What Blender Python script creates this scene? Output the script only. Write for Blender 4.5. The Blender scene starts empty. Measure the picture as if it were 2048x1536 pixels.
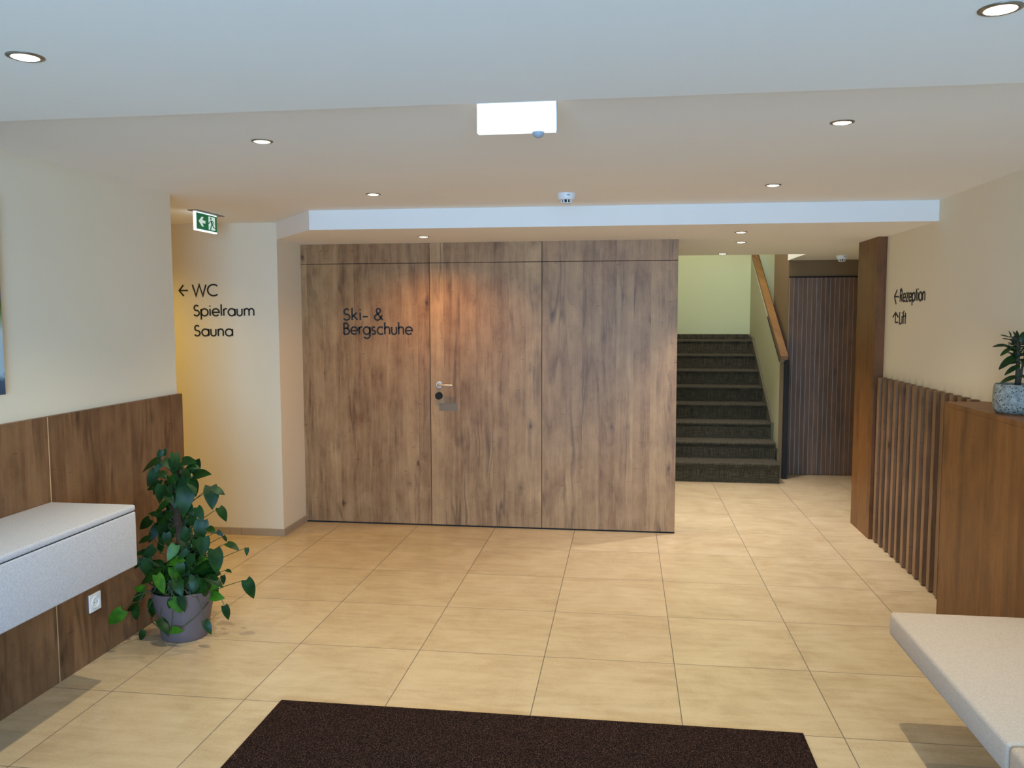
import bpy, bmesh, math, random
from mathutils import Vector, Matrix
S = bpy.context.scene
COL = S.collection

# ------------------------------------------------------------------ camera
cam_d = bpy.data.cameras.new('camera')
cam = bpy.data.objects.new('camera', cam_d)
COL.objects.link(cam)
S.camera = cam
FPX = 1657.233
cam_d.sensor_fit = 'HORIZONTAL'
cam_d.sensor_width = 36.0
cam_d.lens = 36.0 * FPX / 2048.0
cam_d.clip_start = 0.05
YAW, PITCH, ROLL = -0.1365639, -0.0817431, -0.0023026
fwd = Vector((math.sin(YAW) * math.cos(PITCH), math.cos(YAW) * math.cos(PITCH), math.sin(PITCH)))
rt = Vector((math.cos(YAW), -math.sin(YAW), 0.0))
up = rt.cross(fwd)
rt2 = rt * math.cos(ROLL) + up * math.sin(ROLL)
up2 = -rt * math.sin(ROLL) + up * math.cos(ROLL)
m = Matrix((rt2, up2, -fwd)).transposed().to_4x4()
m.translation = Vector((1.673503, -6.087609, 1.596694))
cam.matrix_world = m

# ------------------------------------------------------------------ world, daylight, exposure
def kelvin_warm(r, g, b):
    return (r, g, b)
world = bpy.data.worlds.new('world')
S.world = world
world.use_nodes = True
bg = world.node_tree.nodes['Background']
bg.inputs['Color'].default_value = (0.10, 0.30, 1.0, 1)
bg.inputs['Strength'].default_value = 3.6
def area(name, loc, rot, sx, sy, power, col):
    d = bpy.data.lights.new(name, 'AREA')
    d.shape = 'RECTANGLE'; d.size = sx; d.size_y = sy; d.energy = power; d.color = col
    o = bpy.data.objects.new(name, d); COL.objects.link(o)
    o.location = loc; o.rotation_euler = rot
    return o
# daylight coming through the glazed entrance behind the viewer
area('entrance_daylight', (1.95, -9.4, 1.45), (math.radians(90), 0, 0), 3.2, 2.1, 510, (0.36, 0.66, 0.98))
# daylight in the stairwell from its upper window
area('stairwell_daylight', (2.7, 2.6, 3.55), (math.radians(0), 0, 0), 0.9, 1.4, 38, (0.99, 0.90, 1.0))
S.view_settings.view_transform = 'Standard'
S.view_settings.look = 'None'
S.view_settings.gamma = 1.0
S.view_settings.use_curve_mapping = False
S.view_settings.exposure = -0.06
S.cycles.use_denoising = True
S.cycles.max_bounces = 10
S.cycles.diffuse_bounces = 6
S.cycles.sample_clamp_indirect = 4.0
WARM = (1.0, 0.66, 0.34)

# ------------------------------------------------------------------ material helpers
def srgb(r, g, b):
    f = lambda c: (c / 255.0 / 12.92) if c / 255.0 <= 0.04045 else ((c / 255.0 + 0.055) / 1.055) ** 2.4
    return (f(r), f(g), f(b), 1.0)
class NT:
    def __init__(self, name):
        self.m = bpy.data.materials.new(name); self.m.use_nodes = True
        self.t = self.m.node_tree
        self.b = self.t.nodes['Principled BSDF']
    def n(self, typ, **kw):
        x = self.t.nodes.new(typ)
        for k, v in kw.items(): setattr(x, k, v)
        return x
    def l(self, a, b): self.t.links.new(a, b)
    def pos(self): return self.n('ShaderNodeNewGeometry').outputs['Position']
    def math(self, op, a, b=None, c=None):
        x = self.n('ShaderNodeMath', operation=op)
        for i, v in enumerate((a, b, c)):
            if v is None: continue
            if isinstance(v, (int, float)): x.inputs[i].default_value = v
            else: self.l(v, x.inputs[i])
        return x.outputs[0]
    def noise(self, vec, scale, detail=3.0, rough=0.55, dist=0.0):
        x = self.n('ShaderNodeTexNoise')
        x.inputs['Scale'].default_value = scale; x.inputs['Detail'].default_value = detail
        x.inputs['Roughness'].default_value = rough; x.inputs['Distortion'].default_value = dist
        if vec is not None: self.l(vec, x.inputs['Vector'])
        return x.outputs['Fac']
    def ramp(self, fac, stops):
        x = self.n('ShaderNodeValToRGB'); e = x.color_ramp.elements
        while len(e) > 1: e.remove(e[-1])
        e[0].position, e[0].color = stops[0]
        for p_, c in stops[1:]:
            q = e.new(p_); q.color = c
        self.l(fac, x.inputs['Fac']); return x.outputs['Color']
    def mix(self, fac, a, b, mode='MIX'):
        x = self.n('ShaderNodeMix', data_type='RGBA', blend_type=mode)
        for s, v in ((0, fac), (6, a), (7, b)):
            if isinstance(v, (int, float)): x.inputs[s].default_value = v
            elif isinstance(v, tuple): x.inputs[s].default_value = v
            else: self.l(v, x.inputs[s])
        return x.outputs[2]
    def comb(self, x, y, z):
        c = self.n('ShaderNodeCombineXYZ')
        for i, v in enumerate((x, y, z)):
            if isinstance(v, (int, float)): c.inputs[i].default_value = v
            else: self.l(v, c.inputs[i])
        return c.outputs[0]
    def sep(self, v):
        s = self.n('ShaderNodeSeparateXYZ'); self.l(v, s.inputs[0]); return s.outputs
    def bump(self, h, strength, dist=0.01):
        b = self.n('ShaderNodeBump'); b.inputs['Strength'].default_value = strength; b.inputs['Distance'].default_value = dist
        self.l(h, b.inputs['Height']); self.l(b.outputs[0], self.b.inputs['Normal'])
    def base(self, c):
        if isinstance(c, tuple): self.b.inputs['Base Color'].default_value = c
        else: self.l(c, self.b.inputs['Base Color'])
    def rough(self, r):
        if isinstance(r, (int, float)): self.b.inputs['Roughness'].default_value = r
        else: self.l(r, self.b.inputs['Roughness'])
def flat(name, c, rough=0.5, metal=0.0, var=0.04, scale=40, bump=0.0):
    t = NT(name)
    f = t.noise(t.pos(), scale, 3)
    dark = tuple(v * (1 - var) for v in c[:3]) + (1,); light = tuple(min(1, v * (1 + var)) for v in c[:3]) + (1,)
    t.base(t.ramp(f, [(0.3, dark), (0.7, light)]))
    t.rough(rough); t.b.inputs['Metallic'].default_value = metal
    if bump: t.bump(f, bump, 0.002)
    return t.m
def emit(name, c, strength):
    t = NT(name)
    t.base(c); t.b.inputs['Emission Color'].default_value = c; t.b.inputs['Emission Strength'].default_value = strength
    return t.m
def wood(name, light, dark, knot, shift=0.0, rough=0.45, axis='z'):
    """oak veneer: grain runs up the z axis (or along the given axis), in boards of uneven tone, with knots and dark streaks"""
    t = NT(name)
    x, y, z = t.sep(t.pos())
    if axis == 'z':
        u = t.math('ADD', t.math('ADD', x, y), shift); w = z
    else:
        u = t.math('ADD', t.math('ADD', x, z), shift); w = y
    mul = lambda a_, k_: t.math('MULTIPLY', a_, k_)
    wob = mul(t.math('SUBTRACT', t.noise(t.comb(mul(u, 3), mul(w, 2.2), shift), 1.0, 2), 0.5), 0.06)
    u2 = t.math('ADD', u, wob)
    brd = t.n('ShaderNodeTexWhiteNoise', noise_dimensions='1D'); t.l(t.math('FLOOR', mul(u, 8.1)), brd.inputs['W'])
    bv = brd.outputs['Value']
    wz = t.math('ADD', w, mul(bv, 7.0))
    bands = t.noise(t.comb(mul(u2, 24), mul(wz, 0.7), 0.3), 1.0, 4, 0.6, 0.3)
    fine = t.noise(t.comb(mul(u2, 260), mul(w, 6), 0.0), 1.0, 3, 0.6)
    cloud = t.noise(t.comb(mul(u, 7), mul(wz, 4.0), 3.1), 1.0, 5, 0.65, 0.3)
    tone = t.math('ADD', mul(bands, 0.38), t.math('ADD', mul(bv, 0.13), mul(cloud, 0.49)))
    tone = t.math('ADD', tone, mul(t.math('SUBTRACT', fine, 0.5), 0.26))
    col = t.ramp(tone, [(0.32, dark), (0.50, tuple((p_ + q_) / 2 for p_, q_ in zip(light, dark))), (0.70, light)])
    # wandering dark grain lines
    gn = t.noise(t.comb(mul(u2, 8), mul(wz, 0.55), 7.7), 1.0, 3, 0.55, 0.5)
    line = t.math('SUBTRACT', 1.0, mul(t.math('ABSOLUTE', t.math('SUBTRACT', gn, 0.5)), 22))
    patch = t.ramp(t.noise(t.comb(mul(u, 4), mul(wz, 2.1), 1.2), 1.0, 3, 0.6), [(0.42, (0, 0, 0, 1)), (0.66, (1, 1, 1, 1))])
    lm = mul(mul(t.math('MAXIMUM', line, 0.0), patch), 0.62)
    col = t.mix(lm, col, knot)
    # small knots with a soft halo, in some cells only
    v = t.n('ShaderNodeTexVoronoi'); v.inputs['Scale'].default_value = 1.0
    t.l(t.comb(mul(u2, 7.0), mul(wz, 3.4), shift), v.inputs['Vector'])
    cs = t.sep(v.outputs['Color'])
    nz = t.noise(t.comb(mul(u, 45), mul(w, 22), 2.0), 1.0, 3, 0.6)
    kd = t.math('ADD', v.outputs['Distance'], mul(t.math('SUBTRACT', nz, 0.5), 0.26))
    has = t.math('GREATER_THAN', cs[0], 0.30)
    km = mul(mul(t.ramp(kd, [(0.02, (1, 1, 1, 1)), (0.10, (0.35, 0.35, 0.35, 1)), (0.24, (0, 0, 0, 1))]), has), 0.85)
    col = t.mix(km, col, knot)
    # short cross cracks
    cr = t.noise(t.comb(mul(u, 20), mul(w, 75), 1.7), 1.0, 2, 0.5, 0.3)
    crm = mul(t.ramp(cr, [(0.70, (0, 0, 0, 1)), (0.76, (1, 1, 1, 1))]), 0.5)
    col = t.mix(crm, col, knot)
    t.base(col); t.rough(rough); t.bump(fine, 0.08, 0.002)
    t.b.inputs['Specular IOR Level'].default_value = 0.35
    return t.m

# ------------------------------------------------------------------ materials
OAK = wood('oak_veneer', srgb(190, 152, 107), srgb(124, 87, 55), srgb(68, 43, 28))
OAK_DOOR = wood('oak_veneer_door', srgb(192, 154, 108), srgb(126, 89, 56), srgb(68, 43, 28), shift=4.37)
OAK_SIDE_SHADED = wood('oak_veneer_side_shaded', srgb(146, 109, 76), srgb(90, 62, 41), srgb(56, 36, 24), shift=9.1)  # same oak, darkened in colour for the dimmer light on this wall
OAK_WARM_SHADED = wood('oak_veneer_warm_shaded', srgb(136, 90, 45), srgb(92, 56, 25), srgb(58, 35, 18), shift=2.3)  # warmer oak veneer, with the weaker light on that side darkened into it
SLAT_FRONT = wood('oak_slat', srgb(150, 114, 82), srgb(104, 75, 52), srgb(70, 48, 34), shift=6.6)
RAIL_OAK = wood('oak_rail', srgb(150, 110, 58), srgb(116, 80, 40), srgb(90, 58, 30), shift=1.1, axis='y')
LATH = wood('walnut_lath', srgb(126, 96, 72), srgb(88, 64, 46), srgb(60, 43, 31), shift=5.2)

def plaster(name, c, sc=220, b=0.25):
    t = NT(name); p_ = t.pos()
    f = t.noise(p_, sc, 3); g = t.noise(p_, 2.0, 2)
    t.base(t.ramp(g, [(0.3, tuple(v * 0.98 for v in c[:3]) + (1,)), (0.7, c)])); t.rough(0.85)
    t.b.inputs['Specular IOR Level'].default_value = 0.2
    t.bump(f, b, 0.001); return t.m
CREAM = plaster('cream_plaster', srgb(230, 219, 194))
WHITE = plaster('white_plaster', srgb(240, 238, 232), 150, 0.08)
LIME = plaster('pale_lime_plaster', srgb(196, 200, 155))
HALF = plaster('stair_wall_plaster', srgb(178, 174, 142))
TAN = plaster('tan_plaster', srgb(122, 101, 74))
DARKBACK = flat('dark_gap', srgb(24, 20, 18), 0.9)

def floor_mat():
    t = NT('beige_floor_tile'); P = t.pos(); x, y, z = t.sep(P)
    T = 0.6; X0, Y0 = 0.7067, 0.0755
    # right of the joint at the wall line the tiles run in one grid, the hallway beyond has its own
    hall = t.math('MULTIPLY', t.math('LESS_THAN', x, -0.787), t.math('GREATER_THAN', y, -3.0))
    ux = t.math('DIVIDE', t.math('SUBTRACT', x, t.math('ADD', X0, t.math('MULTIPLY', hall, -0.294))), T)
    uy = t.math('DIVIDE', t.math('SUBTRACT', y, Y0), T)
    def near(v):
        fr = t.math('FRACT', v)
        return t.math('MULTIPLY', t.math('MINIMUM', fr, t.math('SUBTRACT', 1.0, fr)), T)
    d = t.math('MINIMUM', near(ux), near(uy))
    joint = t.math('ABSOLUTE', t.math('ADD', x, 0.787))
    d = t.math('MINIMUM', d, joint)
    g = t.math('LESS_THAN', d, 0.0019)
    wn = t.n('ShaderNodeTexWhiteNoise', noise_dimensions='3D')
    t.l(t.comb(t.math('FLOOR', ux), t.math('FLOOR', uy), 0.0), wn.inputs['Vector'])
    tv = wn.outputs['Value']
    off = t.n('ShaderNodeVectorMath', operation='ADD'); t.l(P, off.inputs[0]); t.l(wn.outputs['Color'], off.inputs[1])
    cl = t.noise(off.outputs[0], 3.2, 5, 0.6, 0.6)
    st = t.noise(t.comb(t.math('MULTIPLY', x, 5), t.math('MULTIPLY', y, 22), t.math('MULTIPLY', tv, 9)), 1.0, 4, 0.6, 0.3)
    fi = t.noise(P, 90, 3)
    tone = t.math('ADD', t.math('MULTIPLY', cl, 0.5), t.math('ADD', t.math('MULTIPLY', st, 0.34), t.math('MULTIPLY', fi, 0.16)))
    col = t.ramp(tone, [(0.32, srgb(184, 158, 120)), (0.5, srgb(204, 180, 141)), (0.68, srgb(218, 196, 159))])
    col = t.mix(t.math('MULTIPLY', tv, 0.10), col, srgb(178, 152, 112))
    col = t.mix(t.math('MULTIPLY', g, 0.92), col, srgb(92, 82, 70))
    t.base(col)
    t.rough(t.math('ADD', 0.24, t.math('MULTIPLY', g, 0.4)))
    t.b.inputs['Specular IOR Level'].default_value = 0.65
    t.bump(t.math('MULTIPLY', g, -1.0), 0.15, 0.001)
    return t.m
FLOOR = floor_mat()
SKIRT = flat('taupe_tile', srgb(168, 150, 126), 0.5, var=0.05, scale=12)

def fabric(name, c, c2, sc=900):
    t = NT(name); P = t.pos(); x, y, z = t.sep(P)
    w1 = t.noise(P, sc, 2, 0.7); w2 = t.noise(P, 160, 3, 0.7); w3 = t.noise(P, 420, 2, 0.7)
    f = t.math('ADD', t.math('MULTIPLY', w1, 0.5), t.math('ADD', t.math('MULTIPLY', w2, 0.35), t.math('MULTIPLY', w3, 0.15)))
    t.base(t.ramp(f, [(0.40, c2), (0.60, c)])); t.rough(0.95)
    t.b.inputs['Specular IOR Level'].default_value = 0.1
    t.b.inputs['Sheen Weight'].default_value = 0.15
    t.bump(w1, 0.35, 0.002); return t.m
FAB_L = fabric('grey_heather_fabric', srgb(208, 207, 209), srgb(172, 172, 177))
FAB_R = fabric('cream_heather_fabric', srgb(208, 190, 170), srgb(178, 162, 145))

def carpet(name, c, c2, c3, lines=True):
    t = NT(name); P = t.pos(); x, y, z = t.sep(P)
    f = t.noise(P, 420 if lines else 230, 2, 0.8)
    v = t.noise(t.comb(t.math('MULTIPLY', x, 190), t.math('MULTIPLY', t.math('ADD', y, z), 9), 0.0), 1.0, 3, 0.7)
    h = t.noise(t.comb(t.math('MULTIPLY', x, 9), t.math('MULTIPLY', t.math('ADD', y, z), 190), 4.0), 1.0, 2, 0.7)
    q = t.math('ADD', t.math('MULTIPLY', v, 0.45), t.math('ADD', t.math('MULTIPLY', h, 0.3), t.math('MULTIPLY', f, 0.25))) if lines else f
    t.base(t.ramp(q, [(0.40, c), (0.52, c2), (0.66 if lines else 0.74, c3)])); t.rough(1.0)
    t.b.inputs['Specular IOR Level'].default_value = 0.05
    t.b.inputs['Sheen Weight'].default_value = 0.1 if lines else 0.0
    t.bump(f, 0.8, 0.004); return t.m
CARPET = carpet('olive_woven_carpet', srgb(44, 40, 30), srgb(74, 67, 52), srgb(124, 115, 92))
MAT = carpet('dark_brown_pile', srgb(22, 14, 12), srgb(36, 25, 21), srgb(118, 88, 76), lines=False)

STEEL = flat('brushed_steel', srgb(206, 198, 188), 0.4, 0.75)
RING = flat('downlight_metal', srgb(150, 145, 136), 0.38, 1.0)
BLACK = flat('black_lacquer', srgb(16, 16, 16), 0.75)
LETTER = flat('letter_black', srgb(24, 22, 21), 0.6)
DOME = flat('shaded_dome', srgb(150, 156, 164), 0.4)  # white plastic dome, its shade put into a grey base colour
EDGE = flat('light_edge_band', srgb(204, 172, 128), 0.5)
PLAST = flat('white_plastic', srgb(232, 234, 234), 0.35, var=0.01)
GREYPL = flat('grey_plate', srgb(122, 106, 84), 0.55)
SHADOWBLACK = flat('black_vent', srgb(14, 14, 14), 0.8)
LENS = emit('lamp_lens', (1.0, 0.88, 0.70, 1), 10.0)
SIGNLIT = emit('sign_diffuser', (0.88, 0.98, 1.0, 1), 1.0)
SIGNEDGE = emit('exit_sign_edge', (0.86, 0.95, 1.0, 1), 1.4)
GREEN = emit('exit_green', srgb(8, 92, 56), 0.7)
SIGNWHITE = emit('exit_white', srgb(214, 232, 222), 0.55)
POT = flat('mauve_grey_ceramic', srgb(104, 92, 93), 0.5, var=0.05, scale=9)
SOIL = flat('soil', srgb(42, 31, 24), 1.0, var=0.3, scale=120, bump=0.8)
BARK = flat('coir_pole', srgb(74, 56, 42), 1.0, var=0.35, scale=150, bump=0.9)
STEM = flat('vine_stem', srgb(62, 72, 36), 0.6, var=0.15)
def leafm(name, a, b, rough=0.3):
    t = NT(name); f = t.noise(t.pos(), 28, 3)
    t.base(t.ramp(f, [(0.3, a), (0.7, b)])); t.rough(rough)
    t.b.inputs['Subsurface Weight'].default_value = 0.0
    t.b.inputs['Specular IOR Level'].default_value = 0.22
    return t.m
LEAF = leafm('leaf_dark', srgb(12, 40, 10), srgb(26, 64, 16), 0.42)
LEAF2 = leafm('leaf_bright', srgb(38, 84, 16), srgb(66, 114, 26), 0.36)
JLEAF = leafm('jade_leaf', srgb(20, 38, 14), srgb(38, 60, 22), 0.4)
JSTEM = flat('jade_stem', srgb(60, 54, 36), 0.8, var=0.2)
def terrazzo():
    t = NT('terrazzo'); P = t.pos()
    v = t.n('ShaderNodeTexVoronoi'); v.inputs['Scale'].default_value = 130; t.l(P, v.inputs['Vector'])
    wn = t.n('ShaderNodeTexWhiteNoise', noise_dimensions='3D'); t.l(v.outputs['Position'], wn.inputs['Vector'])
    f = t.noise(P, 60, 4, 0.7)
    dk = t.math('MULTIPLY', t.math('GREATER_THAN', wn.outputs['Value'], 0.66), t.math('LESS_THAN', v.outputs['Distance'], 0.42))
    c = t.ramp(f, [(0.35, srgb(100, 104, 97)), (0.62, srgb(150, 152, 142))])
    t.base(t.mix(dk, c, srgb(48, 52, 50))); t.rough(0.6); return t.m
TERR = terrazzo()
def art():
    t = NT('canvas_print'); P = t.pos(); x, y, z = t.sep(P)
    n = t.noise(P, 4.0, 4, 0.6, 1.2)
    h = t.math('ADD', t.math('DIVIDE', t.math('SUBTRACT', z, 1.29), 0.79), t.math('MULTIPLY', t.math('SUBTRACT', n, 0.5), 0.25))
    t.base(t.ramp(h, [(0.02, srgb(52, 72, 92)), (0.10, srgb(60, 84, 108)), (0.14, srgb(160, 190, 206)), (0.34, srgb(190, 206, 206)), (0.40, srgb(150, 165, 120)), (0.46, srgb(70, 100, 20)), (0.52, srgb(130, 120, 150)), (0.62, srgb(84, 66, 48)), (1.0, srgb(120, 110, 90))]))
    t.rough(0.7); return t.m
ART = art()

# ------------------------------------------------------------------ mesh helpers
def nb(): return bmesh.new()
def box(bm, x0, x1, y0, y1, z0, z1, bev=0.0, seg=2):
    vs = [bm.verts.new((x, y, z)) for x in (x0, x1) for y in (y0, y1) for z in (z0, z1)]
    fs = [bm.faces.new([vs[i] for i in q]) for q in ((0, 1, 3, 2), (4, 6, 7, 5), (0, 4, 5, 1), (2, 3, 7, 6), (0, 2, 6, 4), (1, 5, 7, 3))]
    if bev > 0:
        es = list({e for f in fs for e in f.edges})
        bmesh.ops.bevel(bm, geom=es, offset=bev, segments=seg, profile=0.5, affect='EDGES')
    return bm
def prism(bm, poly, z0, z1):
    a = [bm.verts.new((x, y, z0)) for x, y in poly]; b = [bm.verts.new((x, y, z1)) for x, y in poly]
    n = len(poly)
    bm.faces.new(a[::-1]); bm.faces.new(b)
    for i in range(n): bm.faces.new((a[i], a[(i + 1) % n], b[(i + 1) % n], b[i]))
    return bm
def extrude_yz(bm, poly, x0, x1):
    a = [bm.verts.new((x0, y, z)) for y, z in poly]; b = [bm.verts.new((x1, y, z)) for y, z in poly]
    n = len(poly)
    bm.faces.new(a); bm.faces.new(b[::-1])
    for i in range(n): bm.faces.new((a[(i + 1) % n], a[i], b[i], b[(i + 1) % n]))
    return bm
def lathe(bm, prof, c, seg=40, axis='z', closed=True):
    """prof: (radius, height) pairs; axis z, or y (height runs to -y)"""
    rings = []
    for r, h in prof:
        ring = []
        for i in range(seg):
            a = 2 * math.pi * i / seg
            if axis == 'z': co = (c[0] + r * math.cos(a), c[1] + r * math.sin(a), c[2] + h)
            elif axis == 'y': co = (c[0] + r * math.cos(a), c[1] - h, c[2] + r * math.sin(a))
            else: co = (c[0] + h, c[1] + r * math.cos(a), c[2] + r * math.sin(a))
            ring.append(bm.verts.new(co))
        rings.append(ring)
    for A, B in zip(rings, rings[1:]):
        for i in range(seg): bm.faces.new((A[i], A[(i + 1) % seg], B[(i + 1) % seg], B[i]))
    if closed:
        if prof[0][0] > 1e-6: bm.faces.new(rings[0][::-1])
        if prof[-1][0] > 1e-6: bm.faces.new(rings[-1])
    return bm
def tube(bm, pts, r, seg=8, r1=None):
    pts = [Vector(p_) for p_ in pts]; n = len(pts); rings = []
    for i, p_ in enumerate(pts):
        d = (pts[min(i + 1, n - 1)] - pts[max(i - 1, 0)]).normalized()
        a = d.orthogonal() if i == 0 else rings_a - d * rings_a.dot(d)
        if a.length < 1e-6: a = d.orthogonal()
        a.normalize(); rings_a = a; b = d.cross(a)
        rr = r if r1 is None else r + (r1 - r) * i / (n - 1)
        rings.append([bm.verts.new(p_ + (a * math.cos(2 * math.pi * k / seg) + b * math.sin(2 * math.pi * k / seg)) * rr) for k in range(seg)])
    for A, B in zip(rings, rings[1:]):
        for i in range(seg): bm.faces.new((A[i], A[(i + 1) % seg], B[(i + 1) % seg], B[i]))
    bm.faces.new(rings[0][::-1]); bm.faces.new(rings[-1])
    return bm
def obj(name, bm, mat, parent=None, smooth=False, origin=None):
    """links the bmesh (world coordinates) as ONE object; under a parent it keeps its place"""
    bmesh.ops.recalc_face_normals(bm, faces=bm.faces)
    me = bpy.data.meshes.new(name)
    if parent is not None: org = Vector(parent['org'])
    elif origin is not None: org = Vector(origin)
    else:
        xs = [v.co for v in bm.verts]
        org = Vector(((min(v.x for v in xs) + max(v.x for v in xs)) / 2, (min(v.y for v in xs) + max(v.y for v in xs)) / 2, min(v.z for v in xs)))
    bmesh.ops.translate(bm, verts=bm.verts, vec=-org)
    bm.to_mesh(me); bm.free()
    for mm in (mat if isinstance(mat, (list, tuple)) else [mat]): me.materials.append(mm)
    if smooth:
        for p_ in me.polygons: p_.use_smooth = True
    o = bpy.data.objects.new(name, me); COL.objects.link(o)
    if parent is not None:
        o.parent = parent
        if parent.type == 'MESH': o.location = (0, 0, 0)
    else: o.location = org
    o['org'] = tuple(org)
    return o
def smooth_by_angle(o, deg=35):
    me = o.data
    for p_ in me.polygons: p_.use_smooth = True
    bm = bmesh.new(); bm.from_mesh(me)
    for e in bm.edges:
        if len(e.link_faces) == 2 and e.calc_face_angle(0) > math.radians(deg): e.smooth = False
    bm.to_mesh(me); bm.free()
    return o
def thing(name, label, cat, loc, group=None):
    o = bpy.data.objects.new(name, None); COL.objects.link(o); o.location = loc; o.empty_display_size = 0.05
    o['org'] = tuple(loc); o['label'] = label; o['category'] = cat
    if group: o['group'] = group
    return o
def tag(o, label, cat, group=None):
    o['label'] = label; o['category'] = cat
    if group: o['group'] = group
    return o
def struct(o):
    o['kind'] = 'structure'; return o
def copy_thing(root, loc, label, group=None):
    r = root.copy(); COL.objects.link(r); r.location = loc; r['org'] = tuple(loc); r['label'] = label
    if group: r['group'] = group
    for ch in list(root.children):
        c = ch.copy(); COL.objects.link(c); c.parent = r
        for g in list(ch.children):
            d = g.copy(); COL.objects.link(d); d.parent = c
    return r

# ------------------------------------------------------------------ the setting
XL, XP, XR = -0.795, -0.771, 3.467          # wall behind the panelling, panel face, opposite wall
ZC, ZN, ZS = 2.262, 2.200, 2.141            # ceiling, lowered ceiling by the entrance, soffit
YSTEP, YTXT = -3.71, -0.429
struct(obj('floor', box(nb(), -4.3, 5.3, -7.7, 4.5, -0.1, 0.0), FLOOR))
struct(obj('wall_left', box(nb(), XL - 0.15, XL, -7.6, -1.80, 0, 2.45), CREAM))
struct(obj('wall_hallway_front', box(nb(), -4.2, XL - 0.15, -1.95, -1.80, 0, 2.45), CREAM))
struct(obj('wall_hallway', box(nb(), -4.2, -0.787, YTXT, 1.2, 0, 2.45), CREAM))
struct(obj('wall_hallway_end', box(nb(), -4.3, -4.2, -1.95, YTXT, 0, 2.45), CREAM))
struct(obj('wall_back', box(nb(), -0.787, 2.03, 0.024, 0.2, 0, ZS), DARKBACK))
struct(obj('wall_right', box(nb(), XR, XR + 0.15, -7.6, 0.5, 0, 2.45), CREAM))
struct(obj('wall_passage_front', box(nb(), XR + 0.15, 5.3, 0.35, 0.5, 0, 2.45), CREAM))
struct(obj('wall_passage_end', box(nb(), 5.2, 5.3, 0.5, 2.6, 0, 2.45), CREAM))
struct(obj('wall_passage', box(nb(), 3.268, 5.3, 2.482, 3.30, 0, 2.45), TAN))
struct(obj('wall_stair_left', box(nb(), 1.88, 2.03, 0.2, 4.4, 0, 3.7), LIME))
struct(obj('wall_stair_back', box(nb(), 2.03, 4.1, 4.28, 4.4, 0, 3.7), LIME))
struct(obj('wall_stair_right', box(nb(), 4.0, 4.1, 3.30, 4.28, 0, 3.7), LIME))
struct(obj('wall_stair_upper', box(nb(), 3.268, 4.1, 2.482, 3.30, 2.45, 3.7), LIME))
struct(obj('wall_stair_front', box(nb(), 2.03, 3.268, 1.50, 1.64, 2.262, 3.7), LIME))
struct(obj('wall_stair_side', box(nb(), 3.268, 3.4, 1.50, 2.482, 2.45, 3.7), LIME))
struct(obj('ceiling_stair', box(nb(), 1.88, 4.1, 1.5, 4.4, 3.7, 3.8), WHITE))
# half wall beside the stairs, its top climbing with the steps
HW0, HW1 = 3.16, 3.24
struct(obj('wall_stair_rail', extrude_yz(nb(), [(2.25, 0), (4.28, 0), (4.28, 2.30), (2.25, 1.14)], HW0, HW1), HALF))
struct(obj('ceiling_main', box(nb(), -4.3, 3.62, YSTEP, 0.02, ZC, 2.45), WHITE))
struct(obj('ceiling_entrance', box(nb(), XL, XR, -7.6, YSTEP, ZN, 2.45), WHITE))
struct(obj('ceiling_soffit', prism(nb(), [(-0.312, -1.021), (XR, -0.926), (XR, 0.5), (5.3, 0.5), (5.3, 2.482), (3.255, 2.482), (3.255, 1.64), (2.03, 1.64), (2.03, 0.03), (-0.787, 0.03), (-0.787, YTXT)], ZS, ZC), WHITE))
struct(obj('ceiling_passage', box(nb(), 2.03, 5.3, 0.03, 1.5, ZC, 2.45), WHITE))
# entrance side behind the viewer: piers and lintel round the glazed opening
struct(obj('wall_entrance', box(box(box(nb(), XL - 0.15, 0.50, -7.68, -7.58, 0, 2.45), 2.80, XR + 0.15, -7.68, -7.58, 0, 2.45), 0.50, 2.80, -7.68, -7.58, 2.16, 2.45), WHITE))

# skirting tiles of the hallway wall
def skirting(name, segs, axis, at, th=0.010, h=0.052):
    bm = nb()
    for a, b in segs:
        if axis == 'x': box(bm, a + 0.0008, b - 0.0008, at - th, at, 0, h, 0.001, 1)
        else: box(bm, at, at + th, a + 0.0008, b - 0.0008, 0, h, 0.001, 1)
    return struct(obj(name, bm, SKIRT))
skirting('baseboard_hallway', [(-4.2 + i * 0.6 , -3.6 + i * 0.6) for i in range(5)] + [(-1.2, -1.113), (-1.113, -0.777)], 'x', YTXT)
skirting('baseboard_corner', [(-0.429, 0.0)], 'y', -0.787)

# ------------------------------------------------------------------ oak cladding of the cloakroom front
J1, J2, XW1, ZJ, G = 0.216, 1.060, 2.040, 1.993, 0.0022
def panel(x0, x1, z0, z1, mat, label):
    o = obj('wall_panel', box(nb(), x0, x1, 0.0, 0.0235, z0, z1, 0.0008, 1), mat)
    return tag(o, label, 'wall panel')
WX0 = -0.7865
panel(WX0, J1 - G, 0.012, ZJ - G, OAK, 'tall oak panel bearing the black shoe-room lettering')
panel(J2 + G, XW1, 0.012, ZJ - G, OAK, 'tall oak panel between the oak door and the carpeted stairs')
panel(WX0, J1 - G, ZJ + G, ZS, OAK, 'low oak top panel above the lettered tall oak panel')
panel(J1 + G, J2 - G, ZJ + G, ZS, OAK_DOOR, 'low oak top panel directly above the oak door')
panel(J2 + G, XW1, ZJ + G, ZS, OAK, 'low oak top panel next to the stair opening')
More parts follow.
